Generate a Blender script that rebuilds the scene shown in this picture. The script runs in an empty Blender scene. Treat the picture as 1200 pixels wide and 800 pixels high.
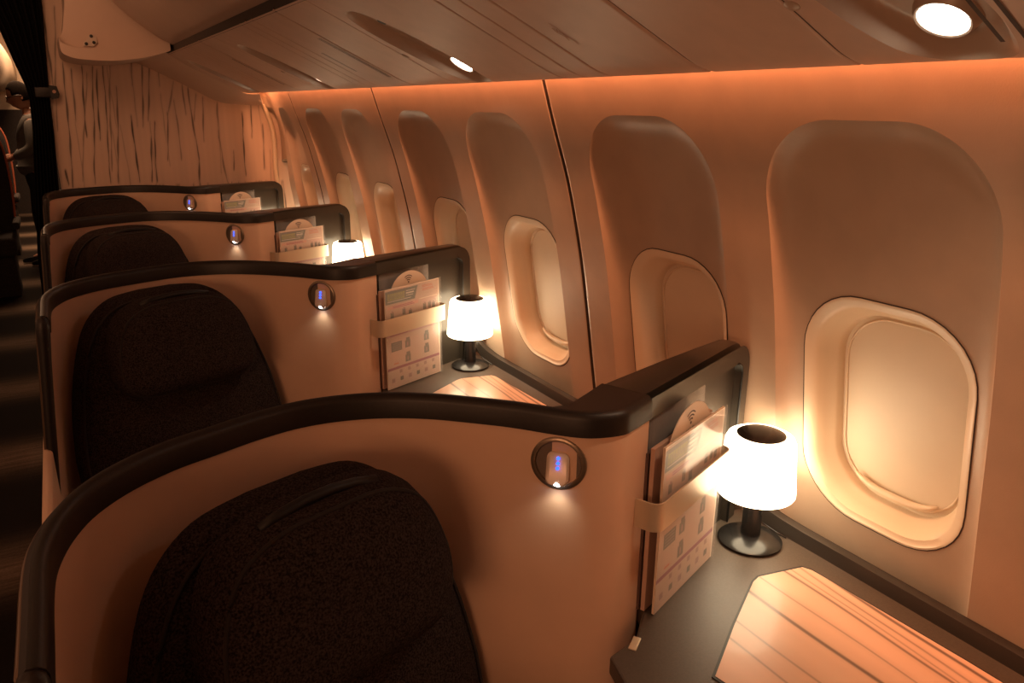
import bpy, bmesh, math, random
from math import sin, cos, pi, radians, sqrt, tan
from mathutils import Vector, Matrix
random.seed(4)
SC = bpy.context.scene
COL = SC.collection
PITCH = 1.145

# ------------------------------------------------------------------ materials
def mat(name, col, rough=.5, metal=0., noise=0., nscale=60., bump=0., bscale=200., emit=None, estr=0., coat=0., trans=0., alpha=1., spec=.5, attr=None, col2=None):
    m = bpy.data.materials.new(name); m.use_nodes = True
    nt = m.node_tree; b = nt.nodes['Principled BSDF']
    b.inputs['Base Color'].default_value = (*col, 1)
    b.inputs['Roughness'].default_value = rough
    b.inputs['Metallic'].default_value = metal
    b.inputs['Coat Weight'].default_value = coat
    b.inputs['Transmission Weight'].default_value = trans
    b.inputs['Alpha'].default_value = alpha
    b.inputs['Specular IOR Level'].default_value = spec
    tc = nt.nodes.new('ShaderNodeTexCoord')
    if attr:
        a = nt.nodes.new('ShaderNodeAttribute'); a.attribute_name = attr
        nt.links.new(a.outputs['Color'], b.inputs['Base Color'])
    elif noise:
        n = nt.nodes.new('ShaderNodeTexNoise'); n.inputs['Scale'].default_value = nscale
        n.inputs['Detail'].default_value = 6
        r = nt.nodes.new('ShaderNodeValToRGB')
        c2 = col2 or tuple(min(1, c*(1+noise)) for c in col)
        c1 = tuple(c*(1-noise) for c in col) if not col2 else col
        r.color_ramp.elements[0].position = .38; r.color_ramp.elements[1].position = .62
        r.color_ramp.elements[0].color = (*c1, 1); r.color_ramp.elements[1].color = (*c2, 1)
        nt.links.new(tc.outputs['Object'], n.inputs['Vector'])
        nt.links.new(n.outputs['Fac'], r.inputs['Fac'])
        nt.links.new(r.outputs['Color'], b.inputs['Base Color'])
    if bump:
        n2 = nt.nodes.new('ShaderNodeTexNoise'); n2.inputs['Scale'].default_value = bscale
        n2.inputs['Detail'].default_value = 3
        bp = nt.nodes.new('ShaderNodeBump'); bp.inputs['Strength'].default_value = bump
        bp.inputs['Distance'].default_value = .002
        nt.links.new(tc.outputs['Object'], n2.inputs['Vector'])
        nt.links.new(n2.outputs['Fac'], bp.inputs['Height'])
        nt.links.new(bp.outputs['Normal'], b.inputs['Normal'])
    if emit:
        b.inputs['Emission Color'].default_value = (*emit, 1)
        b.inputs['Emission Strength'].default_value = estr
    return m

M = dict(
    wall=mat('wall_lining', (.46, .335, .245), .42, noise=.03, nscale=14, bump=.10, bscale=420),
    reveal=mat('window_trim', (.74, .60, .44), .38),
    shade=mat('window_blind', (.72, .60, .46), .5, noise=.02, nscale=8),
    gasket=mat('dark_gap', (.05, .03, .02), .7),
    psu=mat('ceiling_panel', (.57, .42, .34), .45, noise=.03, nscale=20),
    bin=mat('bin_plastic', (.55, .42, .34), .42, noise=.02, nscale=9),
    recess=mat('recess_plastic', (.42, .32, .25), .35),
    seam=mat('seam_dark', (.06, .04, .03), .7),
    shell=mat('shell_cream', (.82, .575, .42), .42, noise=.02, nscale=12, bump=.06, bscale=500),
    rim=mat('rim_dark', (.017, .013, .011), .45, noise=.1, nscale=200, bump=.08, bscale=900),
    edge=mat('edge_bronze', (.20, .14, .10), .3, metal=.6),
    panel=mat('divider_grey', (.036, .029, .022), .36, noise=.08, nscale=300),
    console=mat('console_grey', (.078, .058, .044), .42, noise=.08, nscale=260, bump=.1, bscale=700),
    upstand=mat('upstand_dark', (.028, .022, .018), .35),
    fabric=mat('seat_fabric', (.008, .006, .006), .95, noise=.3, nscale=360, bump=.5, bscale=600, col2=(.055, .040, .036), spec=.15),
    piping=mat('seat_piping', (.018, .013, .011), .8),
    slot=mat('slot_black', (.006, .005, .005), .5),
    band=mat('band_champagne', (.66, .56, .42), .3, metal=.25),
    lampblack=mat('lamp_black', (.012, .011, .011), .22),
    shadeglow=mat('lamp_shade', (.9, .85, .75), .5, emit=(1, .78, .50), estr=9.5),
    ring=mat('light_ring', (.30, .24, .18), .3, metal=.7),
    cup=mat('light_cup', (.24, .20, .17), .35, metal=.5),
    lightbody=mat('light_body', (.75, .64, .54), .35, metal=.2),
    blue=mat('blue_dot', (.05, .1, .9), .4, emit=(.02, .09, 1), estr=3.5),
    led=mat('white_led', (1, 1, 1), .4, emit=(.86, .9, 1), estr=22.),
    lens=mat('ceiling_lens', (1, 1, 1), .4, emit=(1, .9, .74), estr=26.),
    wood=mat('wood_print', (.6, .4, .3), .32, attr='Col', coat=.15),
    bulk=mat('wood_wall_print', (.6, .4, .3), .5, attr='Col'),
    page=mat('printed_page', (.8, .7, .6), .45, attr='Col', coat=.3),
    paper=mat('paper_cream', (.78, .66, .54), .6),
    magpink=mat('magazine_cover', (.58, .40, .32), .45),
    magdark=mat('magazine_dark', (.12, .07, .06), .45),
    ink=mat('ink_brown', (.10, .06, .05), .6),
    plastic=mat('clear_plastic', (1, 1, 1), .08, alpha=.16),
    carpet=None,
    curtain=mat('curtain_cloth', (.006, .005, .005), .95, noise=.3, nscale=80, spec=.1),
    pink=mat('floor_strip', (.50, .28, .20), .5),
    steel=mat('fitting_metal', (.55, .47, .40), .35, metal=.4),
    skin=mat('skin', (.50, .25, .17), .5, noise=.05, nscale=30),
    hair=mat('hair_dark', (.012, .008, .006), .9, noise=.3, nscale=90, spec=.1),
    jacket=mat('grey_jacket', (.17, .165, .155), .9, noise=.12, nscale=160),
    trousers=mat('dark_trousers', (.010, .009, .010), .9, noise=.2, nscale=120),
    shoe=mat('black_shoe', (.008, .008, .008), .3),
    sole=mat('pale_sole', (.5, .42, .36), .6),
    glasses=mat('glasses_black', (.008, .008, .008), .3),
    rearwall=mat('rear_wall', (.70, .56, .42), .5, noise=.03, nscale=5),
    rearseat=mat('rear_seat_cloth', (.03, .022, .02), .9, noise=.3, nscale=90),
    orange=mat('orange_piping', (.55, .14, .07), .6),
    print_=mat('placard_print', (.45, .26, .18), .6),
)
def carpet_mat():
    m = bpy.data.materials.new('aisle_carpet'); m.use_nodes = True
    nt = m.node_tree; b = nt.nodes['Principled BSDF']; b.inputs['Roughness'].default_value = .95
    b.inputs['Specular IOR Level'].default_value = .1
    tc = nt.nodes.new('ShaderNodeTexCoord')
    sep = nt.nodes.new('ShaderNodeSeparateXYZ'); nt.links.new(tc.outputs['Object'], sep.inputs[0])
    # light falling between the seats, painted as soft bands repeating along the aisle
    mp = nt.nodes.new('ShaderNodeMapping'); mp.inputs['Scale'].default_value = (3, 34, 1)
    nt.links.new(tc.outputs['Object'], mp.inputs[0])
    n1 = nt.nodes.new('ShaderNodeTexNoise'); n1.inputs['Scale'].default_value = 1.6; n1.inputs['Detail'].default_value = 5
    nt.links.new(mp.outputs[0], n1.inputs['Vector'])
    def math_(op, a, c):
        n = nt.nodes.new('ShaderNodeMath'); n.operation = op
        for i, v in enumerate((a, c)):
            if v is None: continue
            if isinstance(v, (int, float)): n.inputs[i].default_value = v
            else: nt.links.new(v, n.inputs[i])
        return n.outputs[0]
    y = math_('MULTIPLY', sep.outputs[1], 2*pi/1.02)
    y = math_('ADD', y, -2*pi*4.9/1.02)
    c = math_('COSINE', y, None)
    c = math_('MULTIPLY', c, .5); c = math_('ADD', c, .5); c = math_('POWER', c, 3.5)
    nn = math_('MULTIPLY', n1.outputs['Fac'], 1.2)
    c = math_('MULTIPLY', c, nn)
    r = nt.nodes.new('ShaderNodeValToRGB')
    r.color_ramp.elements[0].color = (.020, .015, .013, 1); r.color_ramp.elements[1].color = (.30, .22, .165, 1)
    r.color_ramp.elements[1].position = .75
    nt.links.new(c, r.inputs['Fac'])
    n2 = nt.nodes.new('ShaderNodeTexNoise'); n2.inputs['Scale'].default_value = 120
    nt.links.new(tc.outputs['Object'], n2.inputs['Vector'])
    mx = nt.nodes.new('ShaderNodeMixRGB'); mx.blend_type = 'MULTIPLY'; mx.inputs[0].default_value = .6
    nt.links.new(r.outputs[0], mx.inputs[1]); nt.links.new(n2.outputs['Fac'], mx.inputs[2])
    nt.links.new(mx.outputs[0], b.inputs['Base Color'])
    return m
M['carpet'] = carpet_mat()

# ------------------------------------------------------------------ helpers
def link(name, me, parent=None):
    o = bpy.data.objects.new(name, me); COL.objects.link(o)
    if parent: o.parent = parent
    return o
def mesh(name, vs, fs, m, parent=None, smooth=True, cols=None, domain='POINT'):
    me = bpy.data.meshes.new(name); me.from_pydata([tuple(v) for v in vs], [], fs); me.update()
    if isinstance(m, (list, tuple)):
        for x in m: me.materials.append(x)
    else: me.materials.append(m)
    if cols is not None:
        a = me.color_attributes.new('Col', 'FLOAT_COLOR', domain)
        flat = []
        for c in cols: flat += [c[0], c[1], c[2], 1.0]
        a.data.foreach_set('color', flat)
    o = link(name, me, parent)
    if smooth:
        for p in me.polygons: p.use_smooth = True
    return o
def fixn(o, autosmooth=None):
    bm = bmesh.new(); bm.from_mesh(o.data); bmesh.ops.recalc_face_normals(bm, faces=bm.faces)
    if autosmooth:
        for e in bm.edges:
            if len(e.link_faces) == 2 and e.calc_face_angle(0) > radians(autosmooth): e.smooth = False
    bm.to_mesh(o.data); bm.free(); return o
def bev(o, w, seg=2, ang=35):
    b = o.modifiers.new('b', 'BEVEL'); b.width = w; b.segments = seg; b.limit_method = 'ANGLE'; b.angle_limit = radians(ang)
    b.harden_normals = False
    return o
def prism(name, loop, z0, z1, m, parent=None, bevel=0, ztop=None):
    """plan polygon extruded upward"""
    n = len(loop); vs = [(x, y, z0) for x, y in loop]+[(x, y, z1 if ztop is None else ztop[i]) for i, (x, y) in enumerate(loop)]
    fs = [tuple(range(n))[::-1], tuple(range(n, 2*n))]+[(i, (i+1) % n, n+(i+1) % n, n+i) for i in range(n)]
    o = mesh(name, vs, fs, m, parent, smooth=False); fixn(o)
    if bevel: bev(o, bevel)
    return o
def box(name, c, s, m, parent=None, bevel=0, rot=None):
    bm = bmesh.new(); bmesh.ops.create_cube(bm, size=1, matrix=Matrix.Diagonal((*s, 1)))
    if bevel: bmesh.ops.bevel(bm, geom=bm.edges[:]+bm.verts[:], offset=bevel, segments=3, affect='EDGES', profile=.5)
    if rot is not None: bmesh.ops.transform(bm, matrix=rot.to_4x4(), verts=bm.verts)
    bmesh.ops.translate(bm, vec=c, verts=bm.verts)
    me = bpy.data.meshes.new(name); bm.to_mesh(me); bm.free(); me.materials.append(m)
    o = link(name, me, parent)
    if bevel:
        for p in me.polygons: p.use_smooth = True
        fixn(o, 40)
    return o
def lathe(name, prof, m, parent=None, seg=48, origin=(0, 0, 0), mtx=None, sy=1., sharp=40):
    vs = []; fs = []
    for r, z in prof:
        for i in range(seg):
            a = 2*pi*i/seg; vs.append(Vector((r*cos(a), r*sin(a)*sy, z)))
    for j in range(len(prof)-1):
        for i in range(seg):
            fs.append((j*seg+i, j*seg+(i+1) % seg, (j+1)*seg+(i+1) % seg, (j+1)*seg+i))
    if prof[0][0] > 1e-6: fs.append(tuple(range(seg))[::-1])
    if prof[-1][0] > 1e-6: fs.append(tuple(range((len(prof)-1)*seg, len(prof)*seg)))
    if mtx is not None: vs = [mtx @ v for v in vs]
    vs = [v+Vector(origin) for v in vs]
    o = mesh(name, vs, fs, m, parent)
    bm = bmesh.new(); bm.from_mesh(o.data); bmesh.ops.remove_doubles(bm, verts=bm.verts, dist=1e-5); bm.to_mesh(o.data); bm.free()
    return fixn(o, sharp)
def tube(name, pts, r, m, parent=None, seg=8, cyclic=False, radii=None):
    pts = [Vector(p) for p in pts]; n = len(pts); vs = []; fs = []
    for i, p in enumerate(pts):
        a = pts[(i-1) % n] if cyclic or i > 0 else p
        b = pts[(i+1) % n] if cyclic or i < n-1 else p
        t = (b-a).normalized(); ref = Vector((0, 0, 1)) if abs(t.z) < .9 else Vector((1, 0, 0))
        u = t.cross(ref).normalized(); v = t.cross(u)
        rr = radii[i] if radii else r
        for k in range(seg):
            an = 2*pi*k/seg; vs.append(p+(u*cos(an)+v*sin(an))*rr)
    for i in range(n if cyclic else n-1):
        for k in range(seg):
            j = (i+1) % n; fs.append((i*seg+k, i*seg+(k+1) % seg, j*seg+(k+1) % seg, j*seg+k))
    if not cyclic: fs += [tuple(range(seg)), tuple(range((n-1)*seg, n*seg))]
    return fixn(mesh(name, vs, fs, m, parent))
def empty(name, label, cat, loc=(0, 0, 0), group=None):
    o = bpy.data.objects.new(name, None); COL.objects.link(o); o.location = loc; o.empty_display_size = .05
    return tag(o, label, cat, group)
def tag(o, label, cat, group=None):
    o['label'] = label; o['category'] = cat
    if group: o['group'] = group
    return o
def struct(o): o['kind'] = 'structure'; return o
def dup(root, dy, label=None, parent=None):
    r = root.copy(); COL.objects.link(r)
    if parent: r.parent = parent
    else: r.location = root.location+Vector((0, dy, 0))
    if label: r['label'] = label
    for ch in list(root.children): dup(ch, 0, parent=r)
    return r
def rrect(hw, hh, r, n=10, p=None):
    """rounded rectangle loop around the origin"""
    out = []
    for cx, cy, a0 in ((hw-r, hh-r, 0), (-hw+r, hh-r, 90), (-hw+r, -hh+r, 180), (hw-r, -hh+r, 270)):
        for i in range(n+1):
            a = radians(a0+90*i/n); out.append((cx+r*cos(a), cy+r*sin(a)))
    return out
def sdrr(x, y, hw, hh, r):
    qx = abs(x)-hw+r; qy = abs(y)-hh+r
    return min(max(qx, qy), 0)+sqrt(max(qx, 0)**2+max(qy, 0)**2)-r
def sstep(a, b, x):
    t = min(1, max(0, (x-a)/(b-a))); return t*t*(3-2*t)
def interp(tab, x):
    if x <= tab[0][0]: return tab[0][1]
    for (a, u), (b, v) in zip(tab, tab[1:]):
        if x <= b: return u+(v-u)*(x-a)/(b-a)
    return tab[-1][1]
def catmull(pts, n=6):
    out = []
    P = [Vector((*p, 0)) if len(p) == 2 else Vector(p) for p in pts]
    for i in range(len(P)-1):
        p0 = P[max(i-1, 0)]; p1 = P[i]; p2 = P[i+1]; p3 = P[min(i+2, len(P)-1)]
        for k in range(n):
            t = k/n
            out.append(.5*((2*p1)+(p2-p0)*t+(2*p0-5*p1+4*p2-p3)*t*t+(3*p1-p0-3*p2+p3)*t**3))
    out.append(P[-1]); return out

# ------------------------------------------------------------------ side wall with window bays
WALLTAB = [(.55, 1.135), (.79, 1.115), (.86, 1.105), (.95, 1.09), (1.07, 1.072), (1.2, 1.05), (1.285, 1.03), (1.40, 1.002), (1.49, .968), (1.605, .932), (1.66, .915), (1.74, .90)]
def wallx(z):
    # smoothed profile
    return sum(interp(WALLTAB, z+d) for d in (-.05, -.025, 0, .025, .05))/5
WIN = .5334
SCALLOP_TOP = 1.535
WZ = 1.055; WHW = .146; WHH = .204; WR = .105
def bay_depth(dy, z):
    # dish around each window: flat sided, arched at the top
    top = SCALLOP_TOP; h = (top-.3)/2; zc = top-h
    d = sdrr(dy, z-zc, .188, h, .135)
    return .036*(1-math.exp(d/.015)) if d < 0 else 0.
def surf(dy, z): return wallx(z)+bay_depth(dy, z)
def wall_panel(y0, length, centres, flare=0):
    ny = int(round(length/.0062)); zs = [.70+.0066*i for i in range(int((1.735-.70)/.0066)+1)]
    vs = []; fs = []; on = set()
    for j in range(ny+1):
        y = length*j/ny
        e = min(y, length-y)
        c = min(centres, key=lambda q: abs(q-y)); dy = y-c
        for z in zs:
            ey, ez = dy, z
            # grid points next to an outline are moved onto it so that the edge stays clean
            if 6e-3 < e:
                for fn in (lambda a, b: sdrr(a, b-WZ, WHW, WHH, WR), lambda a, b: sdrr(a, b-(SCALLOP_TOP+.3)/2, .188, (SCALLOP_TOP-.3)/2, .135)):
                    d = fn(dy, z)
                    if abs(d) < .005:
                        gx = (fn(dy+1e-4, z)-fn(dy-1e-4, z))/2e-4; gz = (fn(dy, z+1e-4)-fn(dy, z-1e-4))/2e-4
                        if abs(d) > .0031*abs(gx)+.0033*abs(gz): continue
                        on.add(len(vs))
                        ey, ez = dy-gx*d, z-gz*d; break
            x = surf(ey, ez)
            d = sdrr(ey, ez-WZ, WHW, WHH, WR)
            x += .11*sstep(-.0005, -.0055, d)
            x += .014*sstep(.005, .0005, e)
            if flare: x += .075*sstep(3.7, 4.45, flare+y)*sstep(1.1, 1.5, ez)
            vs.append((x, y0+c+ey, ez))
    nz = len(zs)
    for j in range(ny):
        for i in range(nz-1):
            a = j*nz+i; q = (a, a+1, a+nz+1, a+nz); f = [k in on for k in q]
            if f[0] and f[2] and not (f[1] and f[3]): fs += [(q[0], q[1], q[2]), (q[0], q[2], q[3])]
            elif f[1] and f[3] and not (f[0] and f[2]): fs += [(q[1], q[2], q[3]), (q[1], q[3], q[0])]
            else: fs.append(q)
    o = mesh('wall_right', vs, fs, [M['wall'], M['gasket']]); struct(o)
    for p in o.data.polygons:
        yy = p.center.y-y0
        if min(yy, length-yy) < .0045: p.material_index = 1
    for e in o.data.edges:
        if e.vertices[0] in on and e.vertices[1] in on: e.use_edge_sharp = True
    return o
WY0 = 1.471-2*1.0668            # first seam
wall0 = wall_panel(0, 1.0668, (WIN*.5+.024, WIN*1.5-.024+.003))
# centre of the bays measured from each seam
BAYS = (WIN*.5+.024, WIN*1.5-.021)
wall0.location.y = WY0
for k in (-1, 1, 2, 3):
    w = wall0.copy(); COL.objects.link(w); w.location.y = WY0+1.0668*k
wl = wall_panel(0, .886, (BAYS[0], BAYS[1]), WY0+1.0668*4); wl.location.y = WY0+1.0668*4
box('wall_right', (1.29, 1.4, 1.2), (.01, 6.4, 1.3), M['gasket'])['kind'] = 'structure'

def make_window(n):
    root = bpy.data.objects.new('window_%d' % n, None); COL.objects.link(root); struct(root); root.empty_display_size = .05
    loops = []
    NC = 9
    def loop(hw, hh, r, dep, oy=0, oz=0, flat=None):
        out = []
        for a, b in rrect(hw, hh, r, NC):
            z = WZ+b+oz
            base = flat if flat is not None else surf(a+oy, z)
            # the pane and the blind stand in one leaning plane
            out.append((base+dep, a+oy, z))
        return out
    def lean(z): return 1.150-.16*(z-WZ)
    def ploop(hw, hh, r, dep, oz=0):
        return [(lean(WZ+b+oz)+dep, a, WZ+b+oz) for a, b in rrect(hw, hh, r, NC)]
    L = [loop(WHW+.0045, WHH+.0045, WR+.0045, .002), loop(WHW+.0042, WHH+.0042, WR+.0042, -.0012), loop(WHW+.001, WHH+.001, WR+.001, -.0016), loop(WHW-.0025, WHH-.0025, WR-.0025, .0015), loop(WHW-.010, WHH-.010, WR-.008, .0025)]
    q0 = L[-1]
    q1 = ploop(.121, .178, .093, -.003)
    for t in (.35, .7):
        L.append([tuple(a*(1-t)+b*t-(.003 if i == 0 else 0)*sin(pi*t) for i, (a, b) in enumerate(zip(p, q))) for p, q in zip(q0, q1)])
    L += [q1, ploop(.1185, .1755, .091, .000), ploop(.1165, .1735, .089, .006), ploop(.1155, .1725, .088, .024)]
    vs = [v for l in L for v in l]; n_ = len(L[0]); fs = []
    for j in range(len(L)-1):
        for i in range(n_): fs.append((j*n_+i, j*n_+(i+1) % n_, (j+1)*n_+(i+1) % n_, (j+1)*n_+i))
    fixn(mesh('window_reveal', vs, fs, M['reveal'], root), 50)
    tube('gap_line', loop(WHW+.0052, WHH+.0052, WR+.0052, -.0003), .0012, M['gasket'], root, 6, cyclic=True)
    S = ploop(.118, .176, .092, .020); vs = S+[(lean(WZ)+.020, 0, WZ)]
    sh = mesh('window_blind', vs, [(i, (i+1) % n_, n_) for i in range(n_)], M['shade'], root, smooth=False)
    # grip lip along the bottom of the blind: a slim curved bar
    pts = []
    for i in range(15):
        t = -1+2*i/14
        zz = WZ-.155+.020*t*t*abs(t)
        pts.append((lean(zz)+.009, t*.078, zz))
    tube('blind_grip', pts, .005, M['reveal'], sh, 8, radii=[.0015+.0055*sqrt(max(0, 1-(-1+2*i/14)**2)) for i in range(15)])
    # second, inner frame line of the blind
    pts = [(lean(WZ+b)+.019, a, WZ+b) for a, b in rrect(.109, .165, .086, 9)]
    tube('blind_edge', pts, .0022, M['reveal'], sh, 6, cyclic=True)
    return root
win = make_window(1)
n = 0
for k in range(-1, 5):
    for bi, b in enumerate(BAYS):
        y = WY0+1.0668*k+b
        if y < -1.3 or y > 4.3: continue
        n += 1
        if n == 1: win.location.y = y
        else:
            w = dup(win, 0); w.name = 'window_%d' % n; w.location.y = y

# ------------------------------------------------------------------ ceiling service panels
def psuz(x): 
    z = 1.593+.47*(.9-x)
    if x > .84: z += .35*(x-.84)**2/.06*.5
    return z
PY0 = .93-PITCH
def psu_panel(y0, length, oval=True, extras=True):
    xs = [.516+.0048*i for i in range(int((.9-.516)/.0048)+1)]+[.9045, .9065, .905, .900]
    zoff = [0]*(len(xs)-4)+[.003, .010, .02, .05]
    n0 = int(length/.0055); vs = []; fs = []; on = set()
    SE = (.25, .33, .40, .88, 1.1435, .0015)
    fine = [q for q_ in SE for q in (q_-.0034, q_-.0016, q_, q_+.0016, q_+.0034) if 0 <= q <= length]
    ys = sorted([y for y in (length*j/n0 for j in range(n0+1)) if all(abs(y-q) > .0015 for q in fine) or y in (0, length)]+fine)
    ny = len(ys)-1
    for j in range(ny+1):
        y = ys[j]
        for i, x in enumerate(xs):
            z = psuz(min(x, .9))+zoff[i]
            for s in SE:
                w = .0035 if s in (.0015, 1.1435) else .003
                z += (.006 if s in (.0015, 1.1435, .33) else .004)*max(0, 1-abs(y-s)/w)
            yy = y
            if oval:
                fr_ = lambda a, b: (abs((a-.742)/.160)**2.4+abs((b-.757+.03*((a-.742)/.16))/.082)**2.4)**(1/2.4)
                r = fr_(x, y)
                if .9 < r < 1.1:
                    gx = (fr_(x+1e-4, y)-fr_(x-1e-4, y))/2e-4; gy = (fr_(x, y+1e-4)-fr_(x, y-1e-4))/2e-4; g2 = gx*gx+gy*gy
                    if abs(r-1) < .0024*abs(gx)+.00276*abs(gy):
                        on.add(len(vs))
                        z -= psuz(min(x, .9)); x -= gx*(r-1)/g2; yy = y-gy*(r-1)/g2; z += psuz(min(x, .9)); r = 1
                z += .029*sstep(1.0, .80, r)+.005*sstep(.80, 0, r)
            vs.append((x, y0+yy, z))
    nx = len(xs)
    for j in range(ny):
        for i in range(nx-1):
            a = j*nx+i; q = (a, a+1, a+nx+1, a+nx); f = [k in on for k in q]
            if f[0] and f[2] and not (f[1] and f[3]): fs += [(q[0], q[1], q[2]), (q[0], q[2], q[3])]
            elif f[1] and f[3] and not (f[0] and f[2]): fs += [(q[1], q[2], q[3]), (q[1], q[3], q[0])]
            else: fs.append(q)
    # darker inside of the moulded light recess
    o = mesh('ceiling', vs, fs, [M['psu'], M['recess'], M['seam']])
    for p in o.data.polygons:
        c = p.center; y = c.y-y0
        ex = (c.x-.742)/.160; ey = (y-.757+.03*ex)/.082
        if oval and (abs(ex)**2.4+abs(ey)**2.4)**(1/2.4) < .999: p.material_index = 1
        for s in (.33, 1.1435, .0015, .25, .40, .88):
            if abs(y-s) < .0017: p.material_index = 2
    for e in o.data.edges:
        if e.vertices[0] in on and e.vertices[1] in on: e.use_edge_sharp = True
    return struct(o)
p0 = psu_panel(0, PITCH); p0.location.y = PY0
for k in (-1, 1, 2):
    q = p0.copy(); COL.objects.link(q); q.location.y = PY0+PITCH*k
pe = psu_panel(0, 4.26-(PY0+3*PITCH), oval=True); pe.location.y = PY0+3*PITCH

slope = math.atan(.47)
def psu_mtx(x, y, lift=0.):
    """frame on the panel: local x runs up the slope, local z points up out of the panel"""
    t = Vector((-cos(slope), 0, sin(slope))); nrm = Vector((sin(slope), 0, cos(slope))); b = nrm.cross(t)
    mm = Matrix((t, b, nrm)).transposed().to_4x4(); mm.translation = Vector((x, y, psuz(x)))+nrm*lift
    return mm
def make_reading(label):
    r = empty('ceiling_light', label, 'light', (.742, PY0+.757, psuz(.742)), 'ceiling reading lights over the seats')
    def rel(v): return Vector(v)-Vector(r.location)
    mm = psu_mtx(.829, PY0+.742, .019); mm.translation = rel(mm.translation)
    tilt = Matrix.Rotation(radians(-6), 4, 'Y')
    lathe('lens', [(0, -.002), (.018, -.0018), (.0255, -.001), (.027, .002)], M['lens'], r, 32, mtx=mm @ tilt)
    lathe('bezel', [(.0272, .004), (.0275, -.003), (.030, -.004), (.034, .002), (.038, .012), (.040, .03)], M['recess'], r, 32, mtx=mm @ tilt)
    mm2 = psu_mtx(.645, PY0+.755, .026); mm2.translation = rel(mm2.translation)
    lathe('air_nozzle', [(0, -.016), (.010, -.016), (.011, -.010), (.017, -.010), (.020, -.004), (.024, .006)], M['slot'], r, 28, mtx=mm2)
    return r
LBL = ['round white ceiling light in the oval recess above the front lamp', 'half hidden white ceiling light in the second oval recess along', 'ceiling light in the oval recess above the third seat shell', 'ceiling light in the oval recess next to the wood wall']
rd = make_reading(LBL[0])
for k in (1, 2, 3): dup(rd, PITCH*k, LBL[k])
def make_screw(label):
    mm = psu_mtx(.752, PY0+.873, 0)
    o = lathe('panel_latch', [(0, -.0035), (.006, -.003), (.0095, -.001), (.010, .003)], M['recess'], None, 20, mtx=Matrix.Translation(-mm.translation) @ mm)
    o.location = mm.translation
    return tag(o, label, 'latch', 'round latches on the ceiling panels')
sc_ = make_screw('small round latch on the ceiling panel ahead of the first light')
for k, lb in ((1, 'small round latch beside the second oval light recess'), (2, 'small round latch beside the third oval light recess')): dup(sc_, PITCH*k, lb)
def vent(name, x0, x1, y, label, n=2, w=.004, gap=.009):
    c = Vector(((x0+x1)/2, y, psuz((x0+x1)/2)))
    vs = []; fs = []
    for i in range(n):
        yy = (i-(n-1)/2)*gap
        b = len(vs)
        for x, s in ((x0, -1), (x0, 1), (x1, 1), (x1, -1)):
            vs.append((x-c.x, yy+s*w/2, psuz(x)-.0012-c.z))
        fs.append((b, b+1, b+2, b+3))
    o = mesh(name, vs, fs, M['seam'], None, False); o.location = c
    return tag(o, label, 'vent', 'slotted vents in the ceiling panels')
vent('slot_vent', .770, .848, .455, 'short dark double slot beside the near oval ceiling light', 2, .005, .024)
vent('slot_vent', .636, .83, PY0+PITCH*2+.03, 'long dark slotted grille between the second and third ceiling lights', 3, .004, .009)
vent('slot_vent', .636, .83, PY0+PITCH*3+.03, 'long dark slotted grille between the third and last ceiling lights', 3, .004, .009)
vent('slot_vent', .69, .79, PY0+PITCH*2+.19, 'short faint slotted grille behind the long ceiling grille', 2, .004, .009)
# small printed mark on the first long panel
def mark():
    c = psu_mtx(.747, 1.124); vs = []; fs = []
    def stroke(pts, w):
        b = len(vs)
        for i, (a, d) in enumerate(pts):
            vs.append(c @ Vector((a, d-w, -.0012))-c.translation); vs.append(c @ Vector((a, d+w, -.0012))-c.translation)
        for i in range(len(pts)-1): fs.append((b+2*i, b+2*i+1, b+2*i+3, b+2*i+2))
    stroke([(-.035, .004), (-.02, .008), (0, .006), (.02, .010), (.034, .007)], .0012)
    stroke([(-.02, -.004), (-.008, .000), (.006, -.005), (.02, -.002)], .0020)
    stroke([(-.012, .003), (.010, .004)], .0012)
    stroke([(.004, -.006), (.016, .006)], .0014)
    o = mesh('panel_marking', vs, fs, M['print_'], None, False); o.location = c.translation
    tag(o, 'small faint dark printed mark on the ceiling panel', 'marking')
mark()

# inboard edge: black gap, then the rounded luggage bin
def extrude_y(name, prof, y0, y1, m, parent=None, cap=True, smooth=True, sharp=35):
    n = len(prof); vs = [(x, y0, z) for x, z in prof]+[(x, y1, z) for x, z in prof]
    fs = [(i, (i+1) % n, n+(i+1) % n, n+i) for i in range(n)]
    if cap: fs += [tuple(range(n)), tuple(range(n, 2*n))[::-1]]
    o = mesh(name, vs, fs, m, parent, smooth); return fixn(o, sharp)
struct(extrude_y('trim_1', [(.522, 1.770), (.516, 1.90), (.56, 1.90), (.56, 1.775)], -1.35, 4.20, M['slot']))
BINP = [(p.x, p.y) for p in catmull([(.545, 1.86), (.530, 1.805), (.505, 1.812), (.45, 1.845), (.37, 1.905), (.285, 1.985), (.22, 2.07), (.175, 2.17), (.16, 2.30)], 6)]
b_ = extrude_y('overhead_bin', BINP+[(.60, 2.30), (.60, 1.86)], -1.35, 3.965, M['bin'])
ob = b_; ob_c = Vector((.4, 1.6, 1.805)); 
for v in ob.data.vertices: v.co -= ob_c
ob.location = ob_c
tag(ob, 'long rounded closed luggage bin above the seats', 'luggage bin')
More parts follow.
